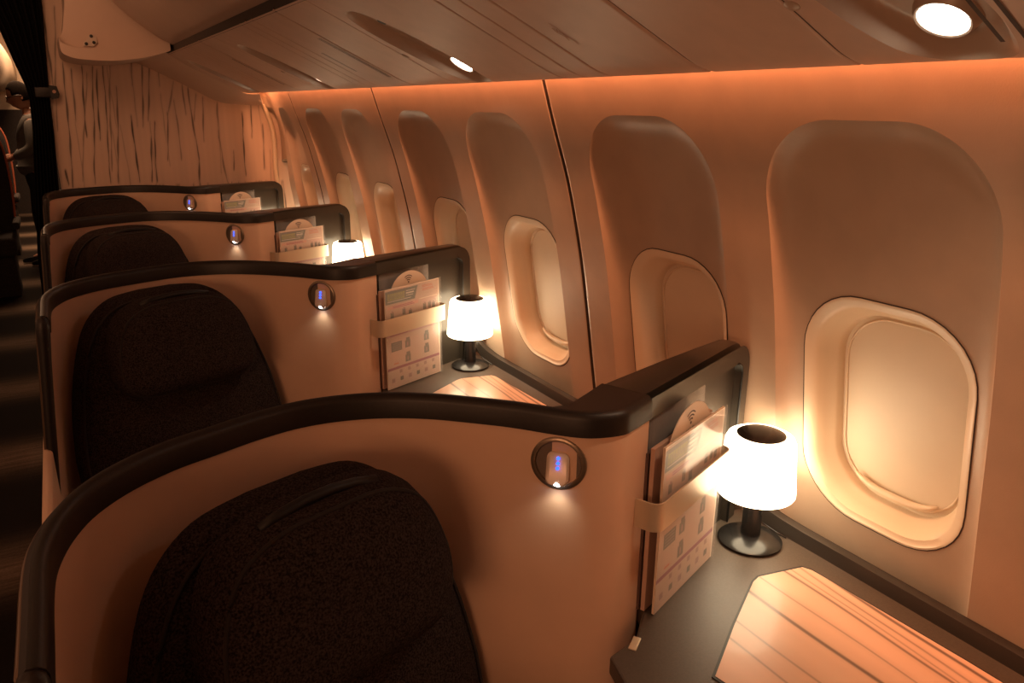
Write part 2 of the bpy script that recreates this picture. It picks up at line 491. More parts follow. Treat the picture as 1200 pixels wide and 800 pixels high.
# end panel of the bin with its rolled lower lip
CY = 4.0
EP = [(.13, 2.30), (.125, 2.05), (.118, 1.95), (.097, 1.85), (.084, 1.815)]
lowc = [(p.x, p.y) for p in catmull([(.075, 1.775), (.085, 1.748), (.14, 1.730), (.27, 1.727), (.40, 1.745), (.51, 1.778)], 5)]
root = empty('bin_end_panel', 'cream end panel closing the luggage bin beside the wood wall', 'end panel', (.3, CY, 1.73))
def shift(o):
    for v in o.data.vertices: v.co -= root.location
    o.parent = root
    return o
upc = [(x+.004 if i == 0 else x, z+.045) for i, (x, z) in enumerate(lowc)]
face = EP+upc+[(.54, 2.30)]
shift(extrude_y('panel', face, CY+.008, 4.489, M['bin']))
lip = lowc+[(x, z+.045) for x, z in reversed(lowc)]
lo = extrude_y('lip', lip, CY-.055, 4.485, M['bin']); bev(lo, .010, 3, 50); shift(lo)
fit = [(a*.055+.195, b*.052+1.812) for a, b in ((-.5, -.5), (.2, -.5), (.5, -.2), (.45, .3), (.15, .5), (-.1, .3), (-.2, 0), (-.5, -.2))]
ft = extrude_y('fitting', fit, CY-.002, CY+.012, M['steel'], sharp=30); shift(ft)
for (a, b) in ((-.3, -.32), (.25, -.2), (.12, .3)):
    bl = lathe('bolt', [(0, -.006), (.006, -.005), (.007, 0)], M['slot'], None, 14, origin=(.195+a*.055-.3, -.002, 1.812+b*.052-1.73), mtx=Matrix.Rotation(radians(-90), 4, 'X'))
    bl.parent = ft
# cove piece between the last ceiling panel and the wood wall
A = [(p.x, 4.10+.15*min(1, max(0, (p.x-.50)/.14)), p.y) for p in catmull([(.40, 1.79), (.516, 1.776), (.62, 1.726), (.76, 1.662), (.86, 1.612), (.905, 1.600), (.955, 1.60)], 4)]
B = [(p.x*1.02, 4.488, p.y) for p in catmull([(.36, 1.765), (.47, 1.715), (.576, 1.662), (.68, 1.607), (.773, 1.560), (.88, 1.546), (1.0, 1.544)], 4)]
rows = []
for t in (0, .25, .5, .75, 1):
    rows.append([tuple(Vector(a).lerp(Vector(b), t)+Vector((0, 0, -.02*sin(pi*t)*(0.5)))) for a, b in zip(A, B)])
vs = [v for r in rows for v in r]; w_ = len(A)
fs = [(j*w_+i, j*w_+i+1, (j+1)*w_+i+1, (j+1)*w_+i) for j in range(4) for i in range(w_-1)]
struct(mesh('trim_2', vs, fs, M['bin']))

# ------------------------------------------------------------------ wood print end wall
CR = [(0.086, 1.981, 0.016, 1.419), (0.04, 1.978, 0.029, 1.589), (0.087, 1.732, 0.047, 1.147), (0.117, 1.707, 0.101, 1.472), (0.161, 1.721, 0.139, 1.391), (0.181, 1.696, 0.09, 1.173), (0.21, 1.729, 0.144, 1.157), (0.226, 1.71, 0.193, 1.377), (0.255, 1.743, 0.216, 1.168), (0.284, 1.731, 0.226, 1.224), (0.381, 1.754, 0.37, 1.634), (0.35, 1.485, 0.346, 1.163), (0.431, 1.743, 0.396, 1.444), (0.461, 1.73, 0.423, 1.472), (0.426, 1.388, 0.406, 1.161), (0.452, 1.458, 0.429, 1.16), (0.499, 1.705, 0.496, 1.637), (0.565, 1.659, 0.517, 1.499), (0.517, 1.499, 0.496, 1.273), (0.557, 1.569, 0.561, 1.264), (0.629, 1.626, 0.646, 1.269), (0.646, 1.269, 0.639, 1.151), (0.7, 1.585, 0.678, 1.356), (0.768, 1.557, 0.755, 1.384), (0.755, 1.384, 0.778, 1.146), (0.826, 1.309, 0.819, 1.205), (0.885, 1.5, 0.878, 1.172), (0.936, 1.544, 0.925, 1.382), (0.992, 1.441, 0.975, 1.199), (1.053, 1.259, 1.047, 1.135), (0.302, 1.633, 0.252, 1.167), (0.603, 1.639, 0.608, 1.5), (0.667, 1.598, 0.64, 1.471), (0.025, 1.231, 0.033, 1.162)]
def bulkhead():
    rnd = random.Random(9)
    x0, x1, z0, z1 = -.005, 1.16, 0., 2.32; nx, nz = 420, 150
    cr = []
    for a in CR: cr.append((a[0]*1.02, a[1]+.003, a[2]*1.02, a[3]-.008, rnd.uniform(.0022, .0046), rnd.uniform(0, 9), rnd.uniform(.55, 1)))
    for k in range(26):  # the same print goes on below the shells and above
        xx = rnd.uniform(0, 1.1); cr.append((xx, 1.14, xx+rnd.uniform(-.05, .05), rnd.uniform(.2, .9), rnd.uniform(.002, .005), rnd.uniform(0, 9), .8))
    for k in range(10):
        xx = rnd.uniform(0, 1.1); za = rnd.uniform(1.3, 1.8); cr.append((xx, za, xx+rnd.uniform(-.02, .02), za-rnd.uniform(.2, .6), .0015, rnd.uniform(0, 9), .4))
    tone = [rnd.uniform(.93, 1.05) for _ in range(60)]
    colv = []; vs = []
    for j in range(nz+1):
        z = z0+(z1-z0)*j/nz
        act = []
        for (ax, az, bx, bz, w, ph, st) in cr:
            if bz <= z <= az:
                t = (az-z)/(az-bz)
                cx = ax+(bx-ax)*t+.0022*sin(z*(9+ph)+ph)+.0009*sin(z*41+ph*2)
                ww = w*(.35+.65*sin(pi*min(1, max(0, t)))**.6)*(.7+.5*sin(z*37+ph*3))
                act.append((cx, max(.0007, ww), st))
        for i in range(nx+1):
            x = x0+(x1-x0)*i/nx
            u = x*26+.10*sin(z*2.1+x*9); k = int(u) % 60; f = u-int(u)
            g = tone[k]*(1-f)+tone[(k+1) % 60]*f
            g *= 1+.015*sin(x*210+.6*sin(z*2))
            c = [.66*g, .50*g, .39*g]
            d = 0
            for cx, ww, st in act:
                q = abs(x-cx)
                if q < .03:
                    d = max(d, st*(1-sstep(ww*.5, ww*1.2+.0018, q)), st*.22*max(0, 1-q/.016)**2)
            c = [a*(1-d)+b*d for a, b in zip(c, (.035, .022, .018))]
            vs.append((x, 4.49, z)); colv.append(c)
    fs = [(j*(nx+1)+i, j*(nx+1)+i+1, (j+1)*(nx+1)+i+1, (j+1)*(nx+1)+i) for j in range(nz) for i in range(nx)]
    struct(mesh('wall_back', vs, fs, M['bulk'], cols=colv))
    struct(box('wall_back', (.577, 4.515, 1.16), (1.165, .04, 2.32), M['bin']))
bulkhead()
# corner strip where the wood wall meets the side wall
pts = [(wallx(z)-.004+.075*sstep(1.1, 1.5, z), 4.475, z) for z in [.75+.05*i for i in range(17)]]
tube('trim_3', pts, .013, M['reveal'])['kind'] = 'structure'

# ------------------------------------------------------------------ floor and the rest of the cabin shell
def plane(name, x0, x1, y0, y1, z, m):
    return mesh(name, [(x0, y0, z), (x1, y0, z), (x1, y1, z), (x0, y1, z)], [(0, 1, 2, 3)], m, None, False)
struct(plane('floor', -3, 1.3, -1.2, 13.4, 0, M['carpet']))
struct(plane('ceiling', -3, .6, -1.2, 4.45, 2.32, M['psu']))
struct(plane('ceiling', -3, 1.3, 4.45, 13.4, 2.75, M['rearwall']))
struct(mesh('wall_far', [(-3, 13.3, 0), (1.3, 13.3, 0), (1.3, 13.3, 2.75), (-3, 13.3, 2.75)], [(0, 1, 2, 3)], M['rearwall'], None, False))
struct(mesh('wall_far', [(-3, 13.28, 0), (1.3, 13.28, 0), (1.3, 13.28, 1.45), (-3, 13.28, 1.45)], [(0, 1, 2, 3)], M['rearseat'], None, False))
struct(box('trim_4', (-.66, 8.9, .006), (.022, 8.6, .012), M['pink']))

# ------------------------------------------------------------------ seat unit (built at the front place, then copied down the row)
CURVE = [(-.064, .590), (-.064, .650), (-.064, .735), (-.060, .79), (-.045, .845), (-.02, .893), (.02, .935), (.07, .967), (.125, .988), (.185, 1.010), (.246, 1.022), (.306, 1.017), (.365, .997), (.42, .963), (.467, .921), (.512, .876), (.553, .825), (.576, .800), (.60, .785), (.634, .777), (.66, .784), (.707, .803)]
PC = catmull(CURVE, 5)
def topz(y, x): return 1.144
def normals(pc):
    out = []
    for i, p in enumerate(pc):
        t = (pc[min(i+1, len(pc)-1)]-pc[max(i-1, 0)]).normalized()
        out.append(Vector((t.y, -t.x, 0)))   # toward the sitter
    return out
PN = normals(PC)
T = Vector((.931, .365, 0)); N = Vector((.365, -.931, 0)); P0 = Vector((.707, .803, 0))
def pan(s, off, z): return P0+T*s+N*off+Vector((0, 0, z))
ORG = Vector((.36, .62, 0))
def sweep(name, section, m, parent, sharp=40):
    """section: function(i) -> list of (offset toward sitter, z)"""
    secs = [section(i) for i in range(len(PC))]; k = len(secs[0]); vs = []
    for i, p in enumerate(PC):
        for o_, z in secs[i]: vs.append(p+PN[i]*o_+Vector((0, 0, z))-ORG)
    fs = [(i*k+j, i*k+(j+1) % k, (i+1)*k+(j+1) % k, (i+1)*k+j) for i in range(len(PC)-1) for j in range(k)]
    fs += [tuple(range(k)), tuple(range((len(PC)-1)*k, len(PC)*k))]
    return fixn(mesh(name, vs, fs, m, parent), sharp)
def local(o, org=ORG):
    for v in o.data.vertices: v.co -= org
    return o
def make_shell(label):
    root = empty('seat_shell', label, 'seat shell', ORG, 'row of curved seat shells')
    def zt(i): return topz(PC[i].y, PC[i].x)
    # the aisle end swells outward lower down
    ZL = [.02, .35, .60, .75, .87, .97, 1.05, 1.10]
    def flare(i, z): return -.034*sstep(.93, .62, PC[i].y)*(PC[i].x < .1)*min(1.15, max(0, (1.144-z)/.39))
    def wallsec(a, b): return lambda i: [(a+flare(i, z), z) for z in ZL+[1.110]]+[(b+flare(i, z), z) for z in [1.110]+ZL[::-1]]
    sweep('inner_shell', wallsec(0, -.010), M['shell'], root)
    sweep('outer_shell', wallsec(-.0102, -.0145), M['rim'], root)
    zz = ZL+[1.118, 1.130, 1.138, 1.1425]
    ep = [PC[0]+PN[0]*(-.0075+flare(0, z))+Vector((0, 0, z))-ORG for z in zz]
    tube('edge_post', ep, .0125, M['rim'], root, 12, radii=[.0108]*(len(zz)-6)+[.0112, .0125, .0132, .0120, .0095, .004])
    def rimsec(i):
        z = zt(i)
        w = .017
        return [(.0035, z-.036), (.0035, z-.010), (.0015, z-.004), (-.004, z), (-w+.006, z), (-w, z-.006), (-w, z-.036)]
    sweep('rim', rimsec, M['rim'], root)
    cp = [PC[i]-PN[i]*.006 for i in range(len(PC)) if PC[i].x > .548]
    poly = [(p.x, p.y) for p in cp]+[tuple(pan(.0, -.014, 0)[:2]), tuple(pan(.0, -.0845, 0)[:2]), (.631, .858), (.585, .835), (.558, .838)]
    cr_ = prism('rim_corner', poly, .30, 1.1437, M['rim'], root); local(cr_)
    # bronze line on the aisle end of the rim
    idx = [i for i in range(len(PC)) if PC[i].x < .03]
    tube('edge_strip', [PC[0]+PN[0]*(-.0165+flare(0, z))+Vector((0, 0, z))-ORG for z in ZL]+[PC[i]-PN[i]*.0165+Vector((0, 0, zt(i)-.012))-ORG for i in idx], .0045, M['edge'], root, 8)
    # divider toward the side wall
    L = .383
    def ztop(s, r=.05):
        if s < L-r: return 1.144
        q = s-(L-r); return 1.144-r+sqrt(max(0, r*r-q*q))
    ss = [0, .05, .15, .25, .31, L-.05]+[L-.05+.05*sin(radians(a)) for a in (15, 30, 45, 60, 72, 82, 90)]
    back = [(0, -.085), (.20, -.066), (L, -.040)]
    vs = []
    for s in ss:
        b = interp(back, s); z = ztop(s)
        for off, zz in ((-.012, .30), (-.012, z-.002), (-.016, z), (b+.006, z), (b, z-.006), (b, .30)):
            vs.append(pan(s, off, zz)-ORG)
    k = 6; fs = [(i*k+j, i*k+(j+1) % k, (i+1)*k+(j+1) % k, (i+1)*k+j) for i in range(len(ss)-1) for j in range(k)]
    fs += [tuple(range(k)), tuple(range((len(ss)-1)*k, len(ss)*k))]
    fixn(mesh('divider', vs, fs, M['panel'], root), 50)
    # raised frame: over the top and down the wall end of the divider
    outer = [(0, 1.144)]+[(s, ztop(s)) for s in ss[5:]]+[(L, .777)]
    r2 = .024; Li = L-.034; zi = 1.108
    inner = [(0, zi)]+[(Li-r2+r2*sin(radians(a)), zi-r2+r2*cos(radians(a))) for a in (0, 15, 30, 45, 60, 72, 82, 90)]+[(Li, .777)]
    vs = []
    nn = len(outer)
    for (s, z) in outer: vs.append(pan(s, .002, z-.004 if z > 1.1 else z)-ORG)
    for (s, z) in inner: vs.append(pan(s, .002, z)-ORG)
    for (s, z) in inner: vs.append(pan(s, -.013, z)-ORG)
    for (s, z) in outer: vs.append(pan(s, -.016, z)-ORG)
    fs = []
    for lay in range(3):
        for i in range(nn-1): a = lay*nn+i; fs.append((a, a+1, a+nn+1, a+nn))
    fixn(mesh('divider_frame', vs, fs, M['panel'], root), 40)
    g = [pan(s, .0028, z)-ORG for s, z in inner[1:]]
    tube('divider_groove', g, .0022, M['slot'], root, 6)
    # dark reveal strip beside the cream nose
    mesh('pocket_gap', [pan(s, -.0105, z)-ORG for s, z in ((.0, .777), (.035, .777), (.035, 1.107), (.0, 1.107))], [(0, 1, 2, 3)], M['slot'], root, False)
    # band that holds the printed matter
    path = []
    for s, o_ in ((-.030, -.004), (-.030, .018)): path.append((s, o_))
    for a in range(180, 89, -15): path.append((-.012+.018*cos(radians(a)), .024+.018*sin(radians(a))))
    for a in range(90, -1, -15): path.append((.217+.018*cos(radians(a)), .024+.018*sin(radians(a))))
    path += [(.235, .018), (.235, -.011)]
    vs = []; th = .0025; m_ = len(path)
    for i, (s, o_) in enumerate(path):
        a = path[max(i-1, 0)]; b = path[min(i+1, m_-1)]
        d = Vector((b[0]-a[0], b[1]-a[1])); d.normalize(); nx_, ny_ = d.y, -d.x
        for q, z in ((0, .941), (0, .988), (1, .988), (1, .941)):
            vs.append(pan(s+nx_*th*q, o_+ny_*th*q, z)-ORG)
    fs = [(i*4+j, i*4+(j+1) % 4, (i+1)*4+(j+1) % 4, (i+1)*4+j) for i in range(m_-1) for j in range(4)]+[(0, 1, 2, 3), ((m_-1)*4, (m_-1)*4+1, (m_-1)*4+2, (m_-1)*4+3)]
    fixn(mesh('pocket_band', vs, fs, M['band'], root), 40)
    # small reading spot let into the shell
    c = Vector((.558, .8205, 1.063)); tdir = Vector((.67, -.74, 0)).normalized(); nd = Vector((-.74, -.67, 0)).normalized()
    fr = Matrix((tdir, Vector((0, 0, 1)), tdir.cross(Vector((0, 0, 1))))).transposed().to_4x4()
    if (fr @ Vector((0, 0, 1))).dot(nd) < 0: fr = Matrix((-tdir, Vector((0, 0, 1)), (-tdir).cross(Vector((0, 0, 1))))).transposed().to_4x4()
    fr.translation = c-ORG
    rl = lathe('reading_light', [(.041, -.004), (.041, .002), (.039, .0035), (.0345, .0035), (.033, .001), (.033, -.001), (0, -.001)], M['ring'], root, 40, mtx=fr)
    lathe('cup', [(.0332, .0005), (.020, .0002), (0, .0001)], M['cup'], rl, 32, mtx=fr)
    bm = bmesh.new()
    lp = rrect(.0165, .024, .009, 5); n_ = len(lp)
    vs = [fr @ Vector((x, y-.006, .000)) for x, y in lp]+[fr @ Vector((x, y-.006, .006-.16*(y-.006)*1.2)) for x, y in lp]+[fr @ Vector((x*.86, y*.9-.006, .0085-.16*(y-.006)*1.2)) for x, y in lp]
    bm.free()
    fs = [(i, (i+1) % n_, n_+(i+1) % n_, n_+i) for i in range(n_)]+[(n_+i, n_+(i+1) % n_, 2*n_+(i+1) % n_, 2*n_+i) for i in range(n_)]+[tuple(range(2*n_, 3*n_))]
    fixn(mesh('swivel_body', vs, fs, M['lightbody'], rl), 40)
    for q in range(3):
        yy = .011-.0072*q
        lathe('blue_dot', [(0, .0015), (.0022, .001), (.0024, -.001)], M['blue'], rl, 10, mtx=fr @ Matrix.Translation((.001, yy, .0088-.19*(yy-.006))))
    lathe('led', [(0, .003), (.0045, .002), (.0055, 0)], M['led'], rl, 16, mtx=fr @ Matrix.Translation((.001, -.0285, .0105)) @ Matrix.Rotation(radians(55), 4, 'X'))
    # aisle side armrest box
    o = box('aisle_armrest', (-.104, .42, .58), (.018, .58, .565), M['shell'], root, .008); local(o)
    return root
SL = ['curved cream seat shell at the front with the black slotted headrest before it', 'curved cream seat shell, third from the wood wall, its pocket fully in view', 'curved cream seat shell, second from the wood wall', 'curved cream seat shell standing against the wood wall']
shell0 = make_shell(SL[0])
for k in (1, 2, 3): dup(shell0, PITCH*k, SL[k])

# ---- the seat cushions
AN = radians(18); SW = Vector((cos(AN), sin(AN), 0)); SN = Vector((sin(AN), -cos(AN), 0)); SO = Vector((.231, .921, 0))
REC = tan(radians(12))
def sp(s, n_, z): return SO+SW*s+SN*(n_+(1.05-z)*REC)+Vector((0, 0, z))
def pillow(name, loop, n0, n1, m, parent, org, zoff=0., pipe=None, crown=.5, tilt=0.):
    cx = sum(p[0] for p in loop)/len(loop); cz = sum(p[1] for p in loop)/len(loop)
    rr = [(0.0, 1), (.3, .985), (.55, .95), (.75, .87), (.88, .74), (.95, .58), (1.0, .25), (1.0, 0)]
    k = len(loop); vs = []; fs = []
    def pt(r, h, p):
        s = cx+(p[0]-cx)*r; z = cz+(p[1]-cz)*r
        return sp(s, n0+(n1-n0)*h, z)-org
    vs.append(pt(0, 1, (cx, cz)))
    for r, h in rr[1:]:
        for p in loop: vs.append(pt(r, h, p))
    fs += [(0, 1+i, 1+(i+1) % k) for i in range(k)]
    for j in range(len(rr)-2):
        for i in range(k): a = 1+j*k+i; b = 1+j*k+(i+1) % k; fs.append((a, b, b+k, a+k))
    fs.append(tuple(range(1+(len(rr)-2)*k, 1+(len(rr)-1)*k)))
    o = fixn(mesh(name, vs, fs, m, parent), 75)
    if pipe:
        r, h = pipe
        tube(name+'_piping', [pt(r, h+.015, p) for p in loop], .0032, M['piping'], o, 6, cyclic=True)
    return o
def sym_loop(tab, c, n=10):
    """tab: (half width, z) from the bottom to the top"""
    pts = catmull([(w, z) for w, z in tab], n)
    return [(c+p.x, p.y) for p in pts]+[(c-p.x, p.y) for p in reversed(pts)]
def make_seat(label):
    org = sp(-.06, .25, .45); org.z = 0
    root = empty('passenger_seat', label, 'seat', org, 'dark seats in the curved shells')
    bl = sym_loop([(.03, .42), (.21, .43), (.252, .50), (.265, .70), (.258, .80), (.241, .89), (.210, .99), (.172, 1.058), (.115, 1.098), (.04, 1.109)], -.062, 5)
    pillow('backrest', bl, -.012, .06, M['fabric'], root, org, pipe=(.955, .58))
    hl = sym_loop([(.03, .878), (.11, .878), (.158, .895), (.177, .94), (.172, 1.00), (.142, 1.066), (.085, 1.096), (.02, 1.101)], -.055, 6)
    hr = pillow('headrest', hl, .045, .140, M['fabric'], root, org, pipe=(.93, .60))
    # dark grip slot on top of the headrest
    vs = []
    for s, n_ in ((-.125, .055), (.045, .055), (.045, .072), (-.125, .072)):
        pass
    pts = [sp(-.055+d, .078, 1.1035-.55*abs(d)**2*3)-org for d in (-.085, -.055, -.02, .02, .055, .085)]
    tube('grip_slot', pts, .0075, M['slot'], hr, 8)
    # seat cushion
    cl = rrect(.26, .25, .07, 5); vs = []; k = len(cl)
    lay = [(.97, .30), (1, .33), (1, .41), (.97, .445), (.9, .46), (.6, .47), (0.01, .472)]
    for r, z in lay:
        for a, b in cl: vs.append(SO+SW*(-.065+a*r)+SN*(.42+b*r)+Vector((0, 0, z))-org)
    fs = [tuple(range(k))]+[(j*k+i, j*k+(i+1) % k, (j+1)*k+(i+1) % k, (j+1)*k+i) for j in range(len(lay)-1) for i in range(k)]+[tuple(range((len(lay)-1)*k, len(lay)*k))]
    fixn(mesh('seat_cushion', vs, fs, M['fabric'], root), 60)
    lay = [(.8, .0), (.8, .30)]; vs = []
    for r, z in lay:
        for a, b in cl: vs.append(SO+SW*(-.065+a*r)+SN*(.42+b*r)+Vector((0, 0, z))-org)
    fs = [tuple(range(k)), (*range(k, 2*k),)]+[(i, (i+1) % k, k+(i+1) % k, k+i) for i in range(k)]
    fixn(mesh('seat_base', vs, fs, M['rim'], root), 40)
    return root
TL = ['dark fabric seat whose headrest has a black slot along its top', 'dark fabric seat in the second shell, rounded headrest in full view', 'dark fabric seat in the third shell, only its headrest top showing', 'dark fabric seat in the shell against the wood wall']
seat0 = make_seat(TL[0])
for k in (1, 2, 3): dup(seat0, PITCH*k, TL[k])
# the front seat sits a touch lower and nearer the console, its headrest pulled up
seat0.location += SW*.022; seat0['note'] = 0; del seat0['note']
for ch in seat0.children:
    if ch.name.startswith('backrest'): ch.location.z -= .03
    if ch.name.startswith('headrest'): ch.location.z -= .013

# ---- side console with wood print inlay
def make_console(label):
    org = Vector((.9, .6, 0))
    root = empty('side_console', label, 'console', org, 'side consoles along the window wall')
    y1 = -.16
    top = [(.60, .735), (.66, .748), (.707, .790)]+[tuple((P0+T*s+N*(-.020))[:2]) for s in (0.02, .2, .383)]+[(1.098, .955), (1.106, .80), (1.106, y1), (.86, y1), (.80, .12), (.58, .66)]
    o = prism('console_top', top, .745, .776, M['console'], root, .004); local(o, org)
    body = [(.62, .72), (.70, .76), (1.05, .92), (1.085, .90), (1.085, y1+.01), (.88, y1+.01), (.82, .12), (.61, .65)]
    o = prism('console_body', body, .0, .744, M['shell'], root); local(o, org)
    # inlay
    inl = [(1.050, y1+.03), (1.052, .46), (1.044, .735), (1.036, .752), (.945, .770), (.925, .764), (.81, .697), (.70, .628), (.735, .43), (.86, .14), (.905, y1+.03)]
    rim_ = prism('inlay_border', inl, .7755, .7775, M['slot'], root); local(rim_, org)
    # colour grid for the print; scan lines along Y
    cxm = sum(p[0] for p in inl)/len(inl); cym = sum(p[1] for p in inl)/len(inl)
    ins = [(x+(cxm-x)*.022, y+(cym-y)*.014) for x, y in inl]
    def span(x):
        ys = []
        for (ax, ay), (bx, by) in zip(ins, ins[1:]+ins[:1]):
            if (ax-x)*(bx-x) < 0 or ax == x: ys.append(ay+(by-ay)*(x-ax)/(bx-ax) if bx != ax else ay)
        return (min(ys), max(ys)) if len(ys) > 1 else None
    rnd = random.Random(3)
    lines = [(.997, .990, .0022, .75), (.946, .943, .0012, .5), (.897, .898, .0034, .85), (.823, .823, .0016, .5), (1.046, 1.036, .0030, .85), (1.029, 1.013, .0014, .6), (1.012, .999, .0010, .5), (.78, .785, .0016, .5)]
    x0 = min(p[0] for p in ins)+1e-4; x1 = max(p[0] for p in ins)-1e-4; nx = 240; ny = 26; vs = []; cols = []
    for i in range(nx+1):
        x = x0+(x1-x0)*i/nx; s = span(x) or (cym, cym)
        for j in range(ny+1):
            y = s[0]+(s[1]-s[0])*j/ny
            g = 1+.025*sin(x*61+.4*sin(y*5))+.012*sin(x*170+sin(y*3))
            c = [.74*g, .47*g, .33*g]; d = 0
            for ya, yb, w, st in lines:
                t = (.76-y)/.26; cx = ya+(yb-ya)*t+.0015*sin(y*19+ya*90); q = abs(x-cx)
                d = max(d, st*(1-sstep(w*.4, w*1.3+.0015, q)), st*.22*max(0, 1-q/.012))
            c = [a*(1-d)+b*d for a, b in zip(c, (.10, .055, .04))]
            vs.append((x-org.x, y-org.y, .7782)); cols.append(c)
    fs = [(i*(ny+1)+j, (i+1)*(ny+1)+j, (i+1)*(ny+1)+j+1, i*(ny+1)+j+1) for i in range(nx) for j in range(ny)]
    mesh('wood_inlay', vs, fs, M['wood'], root, cols=cols)
    # raised strip along the side wall, curling up into the corner by the lamp
    path = [(1.100, y1, .800), (1.100, .40, .800), (1.100, .70, .800), (1.099, .82, .801), (1.096, .885, .808), (1.090, .925, .824), (1.084, .945, .850)]
    pc = catmull(path, 6); vs = []
    for p in pc:
        for dx, dz in ((-.010, -.027), (-.004, 0), (.004, .003), (.012, .003), (.012, -.027)):
            vs.append(Vector((p.x+dx, p.y, p.z+dz))-org)
    k = 5; fs = [(i*k+j, i*k+(j+1) % k, (i+1)*k+(j+1) % k, (i+1)*k+j) for i in range(len(pc)-1) for j in range(k)]+[tuple(range(k)), tuple(range((len(pc)-1)*k, len(pc)*k))]
    fixn(mesh('wall_upstand', vs, fs, M['upstand'], root), 50)
    o = box('hinge', (.650, .738, .7765), (.030, .012, .003), M['band'], root, .001, Matrix.Rotation(radians(35), 3, 'Z')); local(o, org)
    return root
KL = ['grey side console with striped wood top beside the front table lamp', 'grey side console with wood top beside the second table lamp', 'grey side console behind the second shell, hidden below its rim', 'grey side console next to the wood wall, hidden behind the third shell']
con0 = make_console(KL[0])
for k in (1, 2, 3): dup(con0, PITCH*k, KL[k])

# ---- table lamps
def make_lamp(label):
    org = Vector((1.020, .858, .7765))
    root = empty('table_lamp', label, 'lamp', org, 'small lit table lamps on the consoles')
    lathe('base', [(.056, 0), (.058, .002), (.058, .005), (.052, .009), (.036, .014), (.020, .017), (0, .017)], M['lampblack'], root, 56)
    lathe('stem', [(.0185, .012), (.0175, .03), (.0175, .112), (.0, .112)], M['lampblack'], root, 32)
    sh = lathe('lamp_shade', [(0, .108), (.062, .1035), (.0685, .103), (.0705, .106), (.0702, .112), (.0615, .204), (.058, .212), (.050, .216), (.042, .2165)], M['shadeglow'], root, 64)
    lathe('top_cap', [(.0435, .2140), (.043, .2172), (.036, .2205), (.020, .2225), (0, .223)], M['lampblack'], sh, 48)
    tube('cord', [(.03, .02, .05), (.045, .03, .028), (.055, .02, .012), (.062, .0, .004), (.064, -.03, .002)], .0016, M['lampblack'], root, 6)
    return root
LL = ['lit white table lamp on the front console, black stem and base in full view', 'lit white table lamp in front of the second divider, cut by no rim', 'lit white table lamp peeping above the second shell rim, only its shade showing', 'lit table lamp hidden behind the third shell next to the wood wall']
LL[1] = 'lit white table lamp on the second console, by the guide card pocket'
lamp0 = make_lamp(LL[0])
for k in (1, 2, 3): dup(lamp0, PITCH*k, LL[k])

# ---- printed matter behind the bands
def page_image():
    W, H = 104, 150
    base = (.62, .47, .385)
    img = [[base]*W for _ in range(H)]
    def rect(x0, y0, x1, y1, c, skew=0.):
        for y in range(max(0, int(y0)), min(H, int(y1))):
            for x in range(max(0, int(x0)), min(W, int(x1+skew*(y1-y)))): img[y][x] = c
    rnd = random.Random(5)
    def lines(x0, y0, x1, n_, c, step=2.6):
        for i in range(n_): rect(x0, y0+i*step, x0+(x1-x0)*rnd.uniform(.6, 1), y0+i*step+1, c)
    ink = (.42, .28, .26); pale = (.66, .45, .38); plum = (.34, .13, .19); grey = (.20, .19, .17)
    teal = (.17, .20, .18); green = (.36, .40, .16); white = (.72, .68, .60); red = (.62, .24, .17)
    # teal header with slanting end
    for y in range(3, 22):
        for x in range(1, int(62-(y-3)*.35)): img[y][x] = teal
    for gx in range(5, 37, 4):
        rect(gx, 7, gx+3, 17, green); rect(gx+1, 9+gx % 3, gx+2, 15, teal)
    rect(39, 7, 56, 8.5, white); rect(39, 10.5, 54, 12, white); rect(39, 14, 52, 15.5, white); rect(4, 18.5, 48, 19.5, white)
    lines(70, 5, 94, 4, red)
    rect(64, 24, 100, 25, (.95, .8, .66)); rect(68, 26, 99, 31, pale)
    rect(4, 25, 62, 30, (.72, .42, .34)); lines(14, 26, 56, 2, plum)
    for cx, cy in ((12, 40), (34, 38), (46, 42), (74, 38), (84, 38), (92, 40)):
        rect(cx-3, cy-5, cx+3, cy+4, grey); rect(cx-1, cy-7, cx+2, cy-4, ink); rect(cx-5, cy+5, cx+6, cy+7, pale)
    # below the band
    rect(0, 66, 104, 71, (.55, .33, .33)); lines(6, 67, 50, 2, plum)
    rect(8, 80, 28, 94, grey)
    for i in range(4): rect(10, 82+i*3, 26, 83+i*3, (.32, .30, .27))
    for cx, cy in ((39, 86), (39, 108), (76, 84), (76, 104)):
        rect(cx-5, cy-4, cx+5, cy+7, grey); rect(cx-3, cy-8, cx+4, cy-4, grey); rect(cx-1, cy-1, cx+1, cy+5, ink)
    for x0, y0 in ((52, 80), (52, 92), (52, 104), (88, 80), (88, 94), (10, 99), (10, 108)):
        lines(x0, y0, x0+12, 3, pale)
    rect(12, 112, 21, 114, red)
    rect(0, 118, 104, 122, plum)
    for i, cx in enumerate(range(24, 100, 16)): rect(cx-2, 124, cx+3, 129, ink); rect(cx-4, 131, cx+5, 132, pale)
    for i, cx in enumerate(range(10, 100, 16)): rect(cx-3, 135, cx+3, 141, (grey if i % 2 else ink)); rect(cx-5, 143, cx+5, 144, pale)
    rect(0, 0, 104, 1, (.9, .75, .62)); rect(102, 0, 104, 150, (.88, .78, .66))
    return W, H, img
PG = page_image()
def card(name, label, cat, s0, s1, o0, o1, z0, z1, m, group, tilt=0.):
    org = pan((s0+s1)/2, o0, z0)
    vs = []
    for o_ in (o0, o1):
        for s, z in ((s0, z0), (s1, z0), (s1, z1), (s0, z1)): vs.append(pan(s, o_+tilt*(z-z0), z)-org)
    o = mesh(name, vs, [(0, 1, 2, 3), (4, 5, 6, 7), (0, 1, 5, 4), (1, 2, 6, 5), (2, 3, 7, 6), (3, 0, 4, 7)], m, None, False)
    fixn(o); o.location = org; tag(o, label, cat, group); return o
